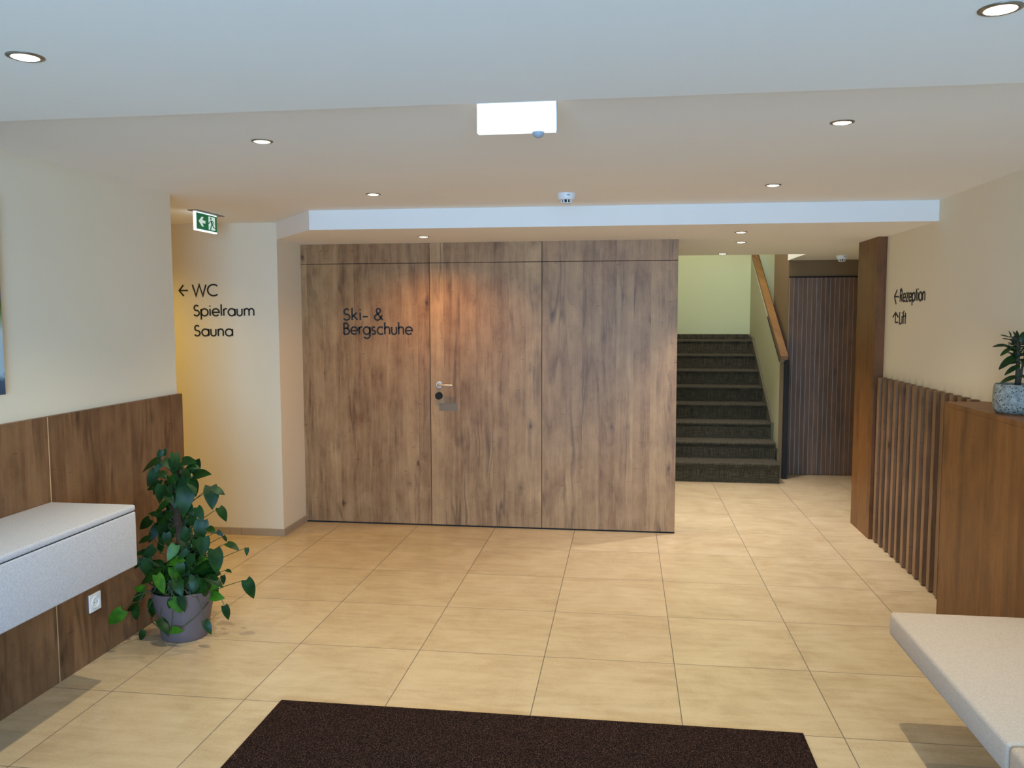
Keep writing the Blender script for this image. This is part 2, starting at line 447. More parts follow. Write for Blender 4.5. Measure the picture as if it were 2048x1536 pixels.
# black strips added in the panel gaps to stand in for their shade
for i_, (x0, x1, z0, z1) in enumerate(((J1 - G, J1 + G, 0.0, ZS), (J2 - G, J2 + G, 0.0, ZS), (WX0, XW1, ZJ - G, ZJ + G), (WX0, XW1, 0.0, 0.012))):
    struct(obj('trim_%d' % (i_ + 1), box(nb(), x0, x1, 0.0012 if i_ < 3 else 0.006, 0.0238, z0, z1), BLACK))
door = bpy.data.objects.new('door_1', None); COL.objects.link(door); door.location = (0.64, 0, 0); door['org'] = (0.64, 0, 0); door['kind'] = 'structure'
obj('door_leaf', box(nb(), J1 + G, J2 - G, 0.0, 0.0235, 0.012, ZJ - G, 0.0008, 1), OAK_DOOR, door)
hz, hx = 1.084, 0.285
h = obj('door_handle', lathe(nb(), [(0.026, 0), (0.026, 0.006), (0.024, 0.008), (0.012, 0.0085)], (hx, 0, hz), 32, 'y'), STEEL, door, True)
h['label'] = 'brushed steel lever handle'
smooth_by_angle(h)
bm = nb(); tube(bm, [(hx, 0, hz), (hx, -0.040, hz), (hx + 0.004, -0.047, hz), (hx + 0.012, -0.050, hz), (hx + 0.06, -0.050, hz - 0.001), (hx + 0.112, -0.050, hz - 0.002)], 0.0095, 14)
lv = obj('lever', bm, STEEL, h, True); smooth_by_angle(lv, 50)
k = obj('lock_cylinder', lathe(nb(), [(0.027, 0), (0.027, 0.024), (0.024, 0.028), (0.010, 0.028), (0.009, 0.026), (0.0, 0.026)], (0.283, 0, 1.000), 32, 'y', False), BLACK, door)
k['label'] = 'black round electronic lock cylinder'; smooth_by_angle(k)
pl = obj('reader_plate', box(nb(), 0.282, 0.424, -0.0015, 0.0, 0.886, 0.944), GREYPL, door); pl['label'] = 'thin grey plate below the lock'

# ------------------------------------------------------------------ lettering
XH = 0.66
def arc(cx, cy, rx, ry, a0, a1, n=18):
    return [(cx + rx * math.cos(math.radians(a0 + (a1 - a0) * i / n)), cy + ry * math.sin(math.radians(a0 + (a1 - a0) * i / n))) for i in range(n + 1)]
R_ = XH / 2
GL = {
 'W': (1.16, [[(0.02, 1), (0.30, 0), (0.58, 1), (0.86, 0), (1.14, 1)]]),
 'C': (0.86, [arc(0.50, 0.5, 0.48, 0.5, 48, 312, 28)]),
 'S': (0.56, [arc(0.27, 0.75, 0.20, 0.25, 35, 265, 18) + arc(0.26, 0.26, 0.25, 0.26, 78, -150, 18)]),
 'B': (0.58, [[(0.05, 0), (0.05, 1)], [(0.05, 1), (0.24, 1)] + arc(0.24, 0.77, 0.22, 0.23, 90, -90, 14) + [(0.05, 0.54)], [(0.24, 0.54)] + arc(0.28, 0.27, 0.27, 0.27, 90, -90, 16) + [(0.05, 0)]]),
 'R': (0.58, [[(0.05, 0), (0.05, 1), (0.26, 1)] + arc(0.26, 0.74, 0.24, 0.26, 90, -90, 14) + [(0.05, 0.48)], [(0.24, 0.48), (0.54, 0)]]),
 'L': (0.46, [[(0.05, 1), (0.05, 0.0), (0.44, 0.0)]]),
 'p': (0.68, [[(0.04, XH), (0.04, -0.36)], arc(0.35, R_, 0.31, R_, 0, 360, 28)]),
 'i': (0.16, [[(0.08, 0), (0.08, XH)], [(0.08, 0.87), (0.08, 0.97)]]),
 'e': (0.68, [[(0.05, R_), (0.65, R_)] + arc(0.35, R_, 0.31, R_, 0, 318, 26)]),
 'l': (0.16, [[(0.08, 0), (0.08, 1.08)]]),
 'r': (0.32, [[(0.05, 0), (0.05, XH)], arc(0.24, 0.44, 0.19, 0.22, 180, 62, 10)]),
 'a': (0.70, [[(0.65, 0), (0.65, XH)], arc(0.35, R_, 0.31, R_, 0, 360, 28)]),
 'u': (0.56, [[(0.05, XH)] + arc(0.27, 0.22, 0.22, 0.22, 180, 360, 14) + [(0.49, XH)]]),
 'm': (0.96, [[(0.05, 0), (0.05, XH)], arc(0.26, 0.44, 0.21, 0.22, 180, 0, 14) + [(0.47, 0)], arc(0.68, 0.44, 0.21, 0.22, 180, 0, 14) + [(0.89, 0)]]),
 'n': (0.56, [[(0.05, 0), (0.05, XH)], arc(0.27, 0.44, 0.22, 0.22, 180, 0, 14) + [(0.49, 0)]]),
 'h': (0.56, [[(0.05, 0), (0.05, 1.08)], arc(0.27, 0.44, 0.22, 0.22, 180, 0, 14) + [(0.49, 0)]]),
 'k': (0.52, [[(0.05, 0), (0.05, 1.08)], [(0.42, XH), (0.08, 0.32)], [(0.16, 0.40), (0.48, 0)]]),
 '-': (0.46, [[(0.04, 0.30), (0.42, 0.30)]]),
 '&': (0.84, [[(0.74, 0.0), (0.24, 0.62)] + arc(0.38, 0.81, 0.17, 0.18, 200, -20, 14) + [(0.46, 0.64), (0.18, 0.44)] + arc(0.29, 0.23, 0.24, 0.24, 125, 290, 14) + [(0.54, 0.10), (0.70, 0.42)]]),
 'g': (0.70, [[(0.65, XH), (0.65, -0.10)] + arc(0.36, -0.10, 0.29, 0.27, 0, -155, 12), arc(0.35, R_, 0.31, R_, 0, 360, 28)]),
 's': (0.44, [arc(0.21, 0.49, 0.15, 0.17, 35, 260, 14) + arc(0.20, 0.17, 0.18, 0.17, 76, -150, 14)]),
 'c': (0.60, [arc(0.35, R_, 0.31, R_, 48, 312, 24)]),
 'z': (0.50, [[(0.05, XH), (0.44, XH), (0.05, 0), (0.46, 0)]]),
 't': (0.34, [[(0.17, 0), (0.17, 0.95)], [(0.02, XH), (0.32, XH)]]),
 'o': (0.70, [arc(0.35, R_, 0.31, R_, 0, 360, 28)]),
 'f': (0.32, [[(0.12, 0), (0.12, 0.84)] + arc(0.26, 0.86, 0.14, 0.20, 180, 70, 10), [(0.0, XH), (0.28, XH)]]),
 ' ': (0.40, []),
}
def ribbon(bm, pts, w, fn, t):
    """thick flat stroke along 2-D points, raised by t from the wall through fn(u, v, out)"""
    P = [Vector((a, b)) for a, b in pts]
    closed = (P[0] - P[-1]).length < 1e-4
    if closed: P = P[:-1]
    n = len(P); Lf, Rt = [], []
    for i in range(n):
        pa = P[i - 1] if (i > 0 or closed) else None
        pb = P[(i + 1) % n] if (i < n - 1 or closed) else None
        d1 = (P[i] - pa).normalized() if pa is not None else None
        d2 = (pb - P[i]).normalized() if pb is not None else None
        d1 = d1 or d2; d2 = d2 or d1
        n1 = Vector((-d1.y, d1.x)); n2 = Vector((-d2.y, d2.x)); nn = n1 + n2
        nn = nn.normalized() if nn.length > 1e-4 else n1
        k_ = min(1.0 / max(nn.dot(n1), 0.35), 2.4)
        Lf.append(P[i] + nn * w / 2 * k_); Rt.append(P[i] - nn * w / 2 * k_)
    mk = lambda q, o_: bm.verts.new(fn(q.x, q.y, o_))
    lf = [(mk(q, t), mk(q, 0)) for q in Lf]; rr = [(mk(q, t), mk(q, 0)) for q in Rt]
    for i in range(n if closed else n - 1):
        j = (i + 1) % n
        bm.faces.new((lf[i][0], lf[j][0], rr[j][0], rr[i][0]))
        bm.faces.new((lf[i][1], rr[i][1], rr[j][1], lf[j][1]))
        bm.faces.new((lf[i][0], lf[i][1], lf[j][1], lf[j][0]))
        bm.faces.new((rr[i][0], rr[j][0], rr[j][1], rr[i][1]))
    if not closed:
        for i in (0, n - 1): bm.faces.new((lf[i][0], rr[i][0], rr[i][1], lf[i][1]))
def word(text, u0, v0, cap, width, fn, parent, name, wt=0.135, t=0.003):
    adv = sum(GL[c][0] for c in text) + 0.09 * (len(text) - 1)
    sx = width / adv
    bm = nb(); u = 0.0
    for c in text:
        a, strokes = GL[c]
        for s in strokes:
            ribbon(bm, [(u0 + (u + x) * sx, v0 + y * cap) for x, y in s], wt * cap, fn, t)
        u += a + 0.09
    return obj(name, bm, LETTER, parent)
on_hall = lambda u, v, o_: (u, YTXT - o_, v)
sg = thing('wall_lettering', 'black letters WC Spielraum Sauna with arrow on the cream hallway wall', 'sign', (-1.24, YTXT, 1.46))
bm = nb(); ribbon(bm, [(-1.535, 1.787), (-1.470, 1.787)], 0.0106, on_hall, 0.003); ribbon(bm, [(-1.504, 1.826), (-1.537, 1.787), (-1.504, 1.748)], 0.0106, on_hall, 0.003)
obj('arrow', bm, LETTER, sg)
word('WC', -1.436, 1.748, 0.080, 0.196, on_hall, sg, 'lettering')
word('Spielraum', -1.432, 1.604, 0.076, 0.466, on_hall, sg, 'lettering')
word('Sauna', -1.432, 1.459, 0.075, 0.298, on_hall, sg, 'lettering')
on_oak = lambda u, v, o_: (u, -o_, v)
sg = thing('wall_lettering', 'black letters Ski- & Bergschuhe on the tall oak panel', 'sign', (-0.19, 0, 1.46))
word('Ski-', -0.456, 1.570, 0.084, 0.196, on_oak, sg, 'lettering')
word('&', -0.214, 1.570, 0.086, 0.076, on_oak, sg, 'lettering')
word('Bergschuhe', -0.456, 1.462, 0.084, 0.538, on_oak, sg, 'lettering')
on_right = lambda u, v, o_: (XR - o_, -u, v)
sg = thing('wall_lettering', 'black letters Rezeption and Lift with two arrows on the cream side wall', 'sign', (XR, -0.45, 1.54))
bm = nb(); ribbon(bm, [(0.172, 1.722), (0.262, 1.719)], 0.010, on_right, 0.003); ribbon(bm, [(0.222, 1.764), (0.172, 1.722), (0.210, 1.672)], 0.010, on_right, 0.003); obj('arrow', bm, LETTER, sg)
word('Rezeption', 0.286, 1.686, 0.078, 0.468, on_right, sg, 'lettering', 0.14)
bm = nb(); ribbon(bm, [(0.262, 1.549), (0.208, 1.549), (0.208, 1.612)], 0.010, on_right, 0.003); ribbon(bm, [(0.152, 1.584), (0.208, 1.614), (0.264, 1.584)], 0.010, on_right, 0.003); obj('arrow', bm, LETTER, sg)
word('Lift', 0.288, 1.541, 0.076, 0.132, on_right, sg, 'lettering', 0.14)

# ------------------------------------------------------------------ panelling, bench box and socket on one side wall
def sidepanel(y0, y1, label):
    o = obj('wall_panel', box(nb(), XL, XP, y0, y1, 0.0, 1.172, 0.001, 1), OAK_SIDE_SHADED)
    tag(o, label, 'wall panel')
    if y1 < -2.5:
        obj('edge_band', box(nb(), XL, XP - 0.0004, y1, y1 + 0.005, 0.0, 1.1715), EDGE, o)['label'] = 'thin light edge strip'
    return o
sidepanel(-2.872, -1.787, 'waist-high oak wainscot panel behind the potted climbing plant')
sidepanel(-4.10, -2.877, 'waist-high oak wainscot panel behind the grey fabric wall box')
bx = thing('upholstered_wall_box', 'grey fabric covered wall-hung box with a lid, fixed to oak panelling', 'bench', (-0.574, -3.5, 0.544))
o = obj('body', box(nb(), XP, -0.377, -4.20, -2.882, 0.544, 0.7765, 0.006, 3), FAB_L, bx, True); smooth_by_angle(o, 50)
o = obj('lid', box(nb(), XP, -0.3765, -4.20, -2.881, 0.7795, 0.806, 0.009, 4), FAB_L, bx, True); smooth_by_angle(o, 50)
obj('shadow_gap', box(nb(), XP, -0.383, -4.19, -2.888, 0.776, 0.780), DARKBACK, bx)
so = thing('power_socket', 'square white power socket set in the oak panelling beneath the wall box', 'socket', (XP, -2.622, 0.232))
obj('cover_plate', box(nb(), XP, XP + 0.008, -2.664, -2.580, 0.232, 0.316, 0.003, 2), PLAST, so)
o = obj('insert', lathe(nb(), [(0.029, 0.0075), (0.029, 0.0125), (0.0235, 0.013), (0.0205, 0.0115), (0.020, 0.0086), (0.0, 0.0086)], (XP, -2.622, 0.274), 32, 'x', False), PLAST, so, True); smooth_by_angle(o)
bm = nb()
for s_ in (-0.0095, 0.0095): lathe(bm, [(0.0026, 0.0080), (0.0026, 0.0090)], (XP, -2.622 + s_, 0.274), 10, 'x')
obj('contact_hole', bm, SHADOWBLACK, so)
pc = thing('canvas_print', 'canvas picture in pale blue and green hanging above the wall box', 'picture', (XL, -3.45, 1.291))
obj('stretcher_frame', box(nb(), XL, XL + 0.022, -3.86, -3.110, 1.293, 2.078), flat('raw_wood', srgb(150, 122, 88), 0.7), pc)
obj('canvas', box(nb(), XL + 0.022, XL + 0.026, -3.862, -3.108, 1.291, 2.08, 0.001, 1), ART, pc)

# ------------------------------------------------------------------ oak post, slat screen, cabinet, bench
tag(obj('oak_column', box(nb(), 3.403, XR, 0.022, 0.50, 0.0, ZS, 0.001, 1), OAK_WARM_SHADED), 'floor to ceiling oak clad pilaster at the passage corner', 'column')
sc_ = thing('slat_screen', 'waist-high screen of vertical oak slats on the cream wall', 'wall screen', (3.43, -0.9, 0))
NSL = 15
ys = [-0.045 - 0.1175 * i for i in range(NSL)]
for i, y in enumerate(ys):
    obj('slat', box(nb(), 3.415, 3.461, y - 0.036, y + 0.010, 0.012, 1.166, 0.0015, 1), SLAT_FRONT, sc_)
obj('backing_board', box(nb(), 3.459, 3.4665, -1.750, 0.020, 0.0, 1.160), flat('dark_backing', srgb(74, 56, 42), 0.8), sc_)
cb = thing('oak_cabinet', 'tall oak cabinet standing between slat screen and cream bench', 'cabinet', (3.35, -2.3, 0))
CX = 3.240
obj('body', box(nb(), CX, 3.4665, -2.805, -1.752, 0.0, 1.148, 0.001, 1), OAK_WARM_SHADED, cb)
obj('top_board', box(nb(), CX, 3.4665, -2.805, -1.752, 1.1485, 1.171, 0.001, 1), OAK_WARM_SHADED, cb)
bn = thing('upholstered_bench', 'long cream fabric bench floating beside the oak cabinet', 'bench', (3.0, -3.6, 0.385))
o = obj('seat', box(nb(), 2.684, 3.466, -3.822, -2.822, 0.372, 0.466, 0.016, 5), FAB_R, bn, True); smooth_by_angle(o, 60)
o = obj('seat', box(nb(), 2.684, 3.466, -4.90, -3.826, 0.372, 0.466, 0.016, 5), FAB_R, bn, True); smooth_by_angle(o, 60)
obj('support_frame', box(nb(), 2.76, 3.466, -4.88, -2.86, 0.33, 0.373), flat('bench_frame', srgb(60, 54, 48), 0.7), bn)
o = obj('back_cushion', box(nb(), 3.150, 3.466, -4.90, -2.835, 0.468, 0.640, 0.03, 5), FAB_R, bn, True); smooth_by_angle(o, 60)

# ------------------------------------------------------------------ mat
mt = obj('entrance_mat', box(nb(), 0.268, 2.357, -4.62, -2.925, 0.0, 0.012, 0.004, 2), MAT)
tag(mt, 'dark brown pile entrance mat lying on the beige tiles', 'doormat')

# ------------------------------------------------------------------ stairs
st = thing('staircase', 'straight flight of stairs covered in dark olive carpet', 'staircase', (2.6, 2.6, 0))
NY, NZ = [1.96 + 0.28 * i for i in range(8)], [0.190 + 0.160 * i for i in range(8)]
XE = [3.132, 3.138] + [3.134] * 6
for i in range(8):
    z0 = 0.0 if i == 0 else NZ[i - 1]
    y1 = NY[i + 1] + 0.012 if i < 7 else 4.2795
    y, z = NY[i], NZ[i]
    zb = 0.0 if i == 0 else z0
    prof = [(y + 0.012, zb), (y + 0.008, z - 0.034), (y - 0.004, z - 0.026), (y - 0.008, z - 0.014), (y - 0.004, z - 0.004), (y + 0.008, z), (y1, z), (y1, zb)]
    o = obj('step' if i < 7 else 'landing', extrude_yz(nb(), prof, 2.031, XE[i]), CARPET, st)
    smooth_by_angle(o, 50)
obj('skirting', box(nb(), 2.031, 3.1335, 4.268, 4.279, NZ[7], NZ[7] + 0.062), CARPET, st)
obj('stringer', extrude_yz(nb(), [(2.50, 0.20), (2.50, 0.520), (3.93, 1.337), (4.268, 1.372), (4.268, 1.20), (3.70, 0.90)], 3.1345, 3.1598), flat('stringer_paint', srgb(92, 86, 64), 0.8), st)
hr = thing('stair_handrail', 'oak handrail with black steel post climbing beside the carpeted stairs', 'handrail', (3.2, 2.24, 0))
ry0, rz0, ry1, rz1 = 2.215, 1.150, 4.277, 2.298
sl = (rz1 - rz0) / (ry1 - ry0)
obj('rail', extrude_yz(nb(), [(ry0, rz0), (ry1, rz1), (ry1, rz1 + 0.055), (ry0, rz0 + 0.055)], 3.163, 3.232), RAIL_OAK, hr)
o = obj('post', box(nb(), 3.198, 3.244, 2.208, 2.249, 0.0, rz0 + 0.018, 0.002, 1), BLACK, hr); o['label'] = 'black flat steel post'
o = obj('steel_bar', extrude_yz(nb(), [(2.249, rz0 - 0.02), (ry1, rz1 - 0.03), (ry1, rz1 + 0.03), (2.249, rz0 + 0.035)], 3.2405, 3.247), BLACK, hr)
o = obj('steel_strip', extrude_yz(nb(), [(2.249, rz0 - 0.004), (3.0, rz0 - 0.004 + sl * 0.76), (3.0, rz0 + 0.02 + sl * 0.76), (2.249, rz0 + 0.02)], 3.154, 3.1595), BLACK, hr)

obj('end_shade_strip', box(nb(), 3.160, 3.1978, 2.2445, 2.2498, 0.0, 1.14), TAN, hr)  # added strip, darker to carry the dim light on the wall end

# ------------------------------------------------------------------ slatted door in the passage
d2 = bpy.data.objects.new('door_2', None); COL.objects.link(d2); d2.location = (3.8, 2.46, 0); d2['org'] = (3.8, 2.46, 0); d2['kind'] = 'structure'
obj('door_back', box(nb(), 3.275, 4.25, 2.472, 2.4815, 0.006, 1.968), flat('lath_groove', srgb(176, 170, 162), 0.7), d2)
pit = 0.0434
for i in range(22):
    x = 3.277 + i * pit
    obj('slat', box(nb(), x, x + 0.0375, 2.466, 2.473, 0.006, 1.968, 0.001, 1), LATH, d2)
obj('head_gap', box(nb(), 3.270, 4.25, 2.470, 2.4815, 1.968, 1.982), DARKBACK, d2)

# ------------------------------------------------------------------ ceiling fittings
def downlight(loc, power, label, r=0.041, group='recessed ceiling downlights', angle=118, col=(1.0, 0.90, 0.68), blend=1.0):
    t_ = thing('ceiling_downlight', label, 'ceiling light', loc, group)
    o = obj('trim_ring', lathe(nb(), [(0.030, -0.002), (0.0305, -0.0035), (0.034, -0.0038), (r, -0.0015), (r, 0.0), (0.030, 0.0)], loc, 40, 'z', False), RING, t_, True)
    obj('lens', lathe(nb(), [(0.0302, -0.0026), (0.024, -0.0046), (0.014, -0.0056), (0.0, -0.0060)], loc, 32, 'z', False), LENS, t_)
    d = bpy.data.lights.new('downlight_bulb', 'SPOT'); d.energy = power; d.color = col
    d.spot_size = math.radians(angle); d.spot_blend = blend; d.shadow_soft_size = 0.014
    b = bpy.data.objects.new('downlight_bulb', d); COL.objects.link(b); b.parent = t_; b.location = (0, 0, -0.03)
    return t_
downlight((0.300, -1.64, ZC), 48, 'small round downlight in the ceiling in front of the lettered oak panel')
downlight((2.412, -1.64, ZC), 48, 'small round downlight in the ceiling before the white soffit edge, towards the stairs')
downlight((0.296, -3.03, ZC), 78, 'small round downlight in the ceiling between the green exit sign and the luminous box')
downlight((2.408, -3.03, ZC), 78, 'small round downlight in the ceiling beside the luminous box, on the reception side')
downlight((0.286, -4.28, ZN), 18, 'large looking downlight in the lowered ceiling over the fabric wall box')
downlight((2.401, -4.28, ZN), 18, 'large looking downlight in the lowered ceiling over the cream bench')
downlight((0.295, -0.489, ZS), 33, 'small round downlight in the soffit in front of the oak door', col=(1.0, 0.46, 0.08), angle=152)
downlight((2.413, -0.457, ZS), 90, 'soffit downlight near the stairs, the first of three going in', col=(1.0, 0.97, 0.98), angle=96, blend=0.8)
downlight((2.514, 0.302, ZS), 90, 'soffit downlight near the stairs, the middle one of three going in', col=(1.0, 0.97, 0.98), angle=96, blend=0.8)
downlight((2.511, 1.46, ZS), 90, 'soffit downlight at the very edge of the stair opening', col=(1.0, 0.97, 0.98), angle=96, blend=0.8)
downlight((-2.05, -1.10, ZC), 50, 'hallway downlight round the corner of the cream wall', col=(1.0, 0.70, 0.12), angle=150)
# smoke detectors
def detector(loc, label, s=1.0):
    t_ = thing('smoke_detector', label, 'smoke detector', loc)
    o = obj('housing', lathe(nb(), [(0.049 * s, 0.0), (0.0495 * s, -0.010), (0.047 * s, -0.026), (0.042 * s, -0.034), (0.034 * s, -0.035)], loc, 40), PLAST, t_, True); smooth_by_angle(o, 40)
    bm = nb()
    for i in range(9):
        a0 = 2 * math.pi * i / 9; a1 = a0 + 0.20
        rr = 0.031 * s
        P_ = [(loc[0] + rr * math.cos(a), loc[1] + rr * math.sin(a)) for a in (a0, a1)]; Q_ = [(loc[0] + 0.024 * s * math.cos(a), loc[1] + 0.024 * s * math.sin(a)) for a in (a0, a1)]
        prism(bm, [P_[0], P_[1], Q_[1], Q_[0]], loc[2] - 0.050, loc[2] - 0.034)
    o = obj('vent_ring', bm, PLAST, t_)
    obj('sensor_core', lathe(nb(), [(0.024 * s, -0.034), (0.024 * s, -0.050)], loc, 24), SHADOWBLACK, t_)
    obj('end_cap', lathe(nb(), [(0.032 * s, -0.050), (0.031 * s, -0.053), (0.012 * s, -0.055)], loc, 32), PLAST, t_)
    bm = nb()
    for dx in (0.004, 0.010, 0.013, 0.019): box(bm, loc[0] + dx, loc[0] + dx + 0.003, loc[1] - 0.0492 * s, loc[1] - 0.0470 * s, loc[2] - 0.016, loc[2] - 0.010)
    obj('imprint', bm, GREYPL, t_)
    return t_
detector((1.345, -1.50, ZC), 'white round smoke detector on the ceiling in front of the white soffit edge')
detector((3.625, 1.90, ZS), 'white round smoke detector in the passage before the slatted door', 1.0)
# luminous emergency light
el = thing('emergency_light', 'white luminous emergency sign box hanging behind the ceiling step', 'emergency light', (1.334, -3.50, ZC))
o = obj('diffuser', box(nb(), 1.212, 1.456, -3.512, -3.482, 2.160, 2.252, 0.002, 2), SIGNLIT, el)
obj('mounting_rail', box(nb(), 1.212, 1.456, -3.516, -3.478, 2.248, ZC), PLAST, el)
obj('end_cap', box(nb(), 1.456, 1.459, -3.514, -3.480, 2.160, 2.25), PLAST, el)
o = obj('sensor_dome', lathe(nb(), [(0.019, 0.0), (0.018, -0.006), (0.013, -0.013), (0.006, -0.0165), (0.0, -0.017)], (1.401, -3.497, 2.160), 24, 'z', False), DOME, el, True)
# green exit sign
ex = thing('exit_sign', 'green illuminated exit sign with arrow and running man hanging from the ceiling', 'exit sign', (-1.0, -1.02, 2.14))
EX, EY0, EY1, EZ0, EZ1 = -1.0, -1.150, -0.880, 2.140, 2.256
obj('ceiling_plate', box(nb(), EX - 0.035, EX + 0.03, -1.188, -0.830, 2.2565, ZC, 0.002, 1), RING, ex)
obj('light_frame', box(nb(), EX - 0.020, EX, EY0, EY1, EZ0, EZ1, 0.002, 1), SIGNEDGE, ex)
fy0, fy1, fz0, fz1 = EY0 + 0.004, EY1 - 0.004, EZ0 + 0.009, EZ1 - 0.006
obj('green_face', box(nb(), EX, EX + 0.0012, fy0, fy1, fz0, fz1), GREEN, ex)
on_sign = lambda u, v, o_: (EX + 0.0012 + o_, fy0 + u * (fy1 - fy0), fz0 + v * (fz1 - fz0))
def flat_poly(bm, pts, fn, t0=0.0, t=0.0006):
    a = [bm.verts.new(fn(x, y, t)) for x, y in pts]; b = [bm.verts.new(fn(x, y, t0)) for x, y in pts]; n = len(pts)
    bm.faces.new(a); bm.faces.new(b[::-1])
    for i in range(n): bm.faces.new((a[i], a[(i + 1) % n], b[(i + 1) % n], b[i]))
bm = nb()
flat_poly(bm, [(0.10, 0.50), (0.25, 0.80), (0.34, 0.80), (0.27, 0.59), (0.42, 0.59), (0.42, 0.41), (0.27, 0.41), (0.34, 0.20), (0.25, 0.20)], on_sign)
obj('arrow', bm, SIGNWHITE, ex)
bm = nb(); flat_poly(bm, [(0.58, 0.08), (0.90, 0.08), (0.90, 0.92), (0.58, 0.92)], on_sign)
obj('doorway', bm, SIGNWHITE, ex)
sign2 = lambda u, v, o_: on_sign(u, v, o_ + 0.0006)
bm = nb()
flat_poly(bm, arc(0.69, 0.80, 0.035, 0.075, 0, 345, 14), sign2)
for pts, w_ in (([(0.71, 0.70), (0.75, 0.45)], 0.085), ([(0.72, 0.66), (0.62, 0.56), (0.58, 0.44)], 0.035), ([(0.73, 0.68), (0.82, 0.62), (0.85, 0.46)], 0.035), ([(0.75, 0.46), (0.69, 0.28), (0.66, 0.02)], 0.05), ([(0.76, 0.46), (0.82, 0.26), (0.93, 0.24)], 0.05)):
    ribbon(bm, pts, w_, sign2, 0.0006)
obj('running_figure', bm, GREEN, ex)

# ------------------------------------------------------------------ plants
def leaf(bm, c, dirv, nrm, L, wr=0.72, mi=0, droop=0.25, fold=0.25, heart=True, thick=0.0):
    d = dirv.normalized(); n = (nrm - d * nrm.dot(d)).normalized(); s = d.cross(n)
    rows, cols = 9, 5
    grid = []
    for i in range(rows):
        t = i / (rows - 1)
        if heart: w = L * wr * 0.5 * min(1.0, 1.80 * (t + 0.08) ** 0.46 * max(0.0, 1 - t) ** 0.98)
        else: w = L * wr * 0.5 * (math.sin(math.pi * min(1, max(0.03, t)) ** 0.75) ** 0.7 if t < 0.995 else 0.03)
        row = []
        for j in range(cols):
            q = (j - (cols - 1) / 2) / ((cols - 1) / 2)
            back = -0.10 * L * (1 - t) ** 6 * abs(q) if heart else 0.0
            x = (t - 0.5) * L + back
            zz = -droop * L * (t - 0.35) ** 2 + fold * abs(q) * w * 0.7 - 0.12 * w * q * q
            row.append(bm.verts.new(c + d * x + s * (q * w) + n * zz))
        grid.append(row)
    for i in range(rows - 1):
        for j in range(cols - 1):
            f = bm.faces.new((grid[i][j], grid[i][j + 1], grid[i + 1][j + 1], grid[i + 1][j])); f.material_index = mi; f.smooth = True
    return c - d * (0.5 * L)
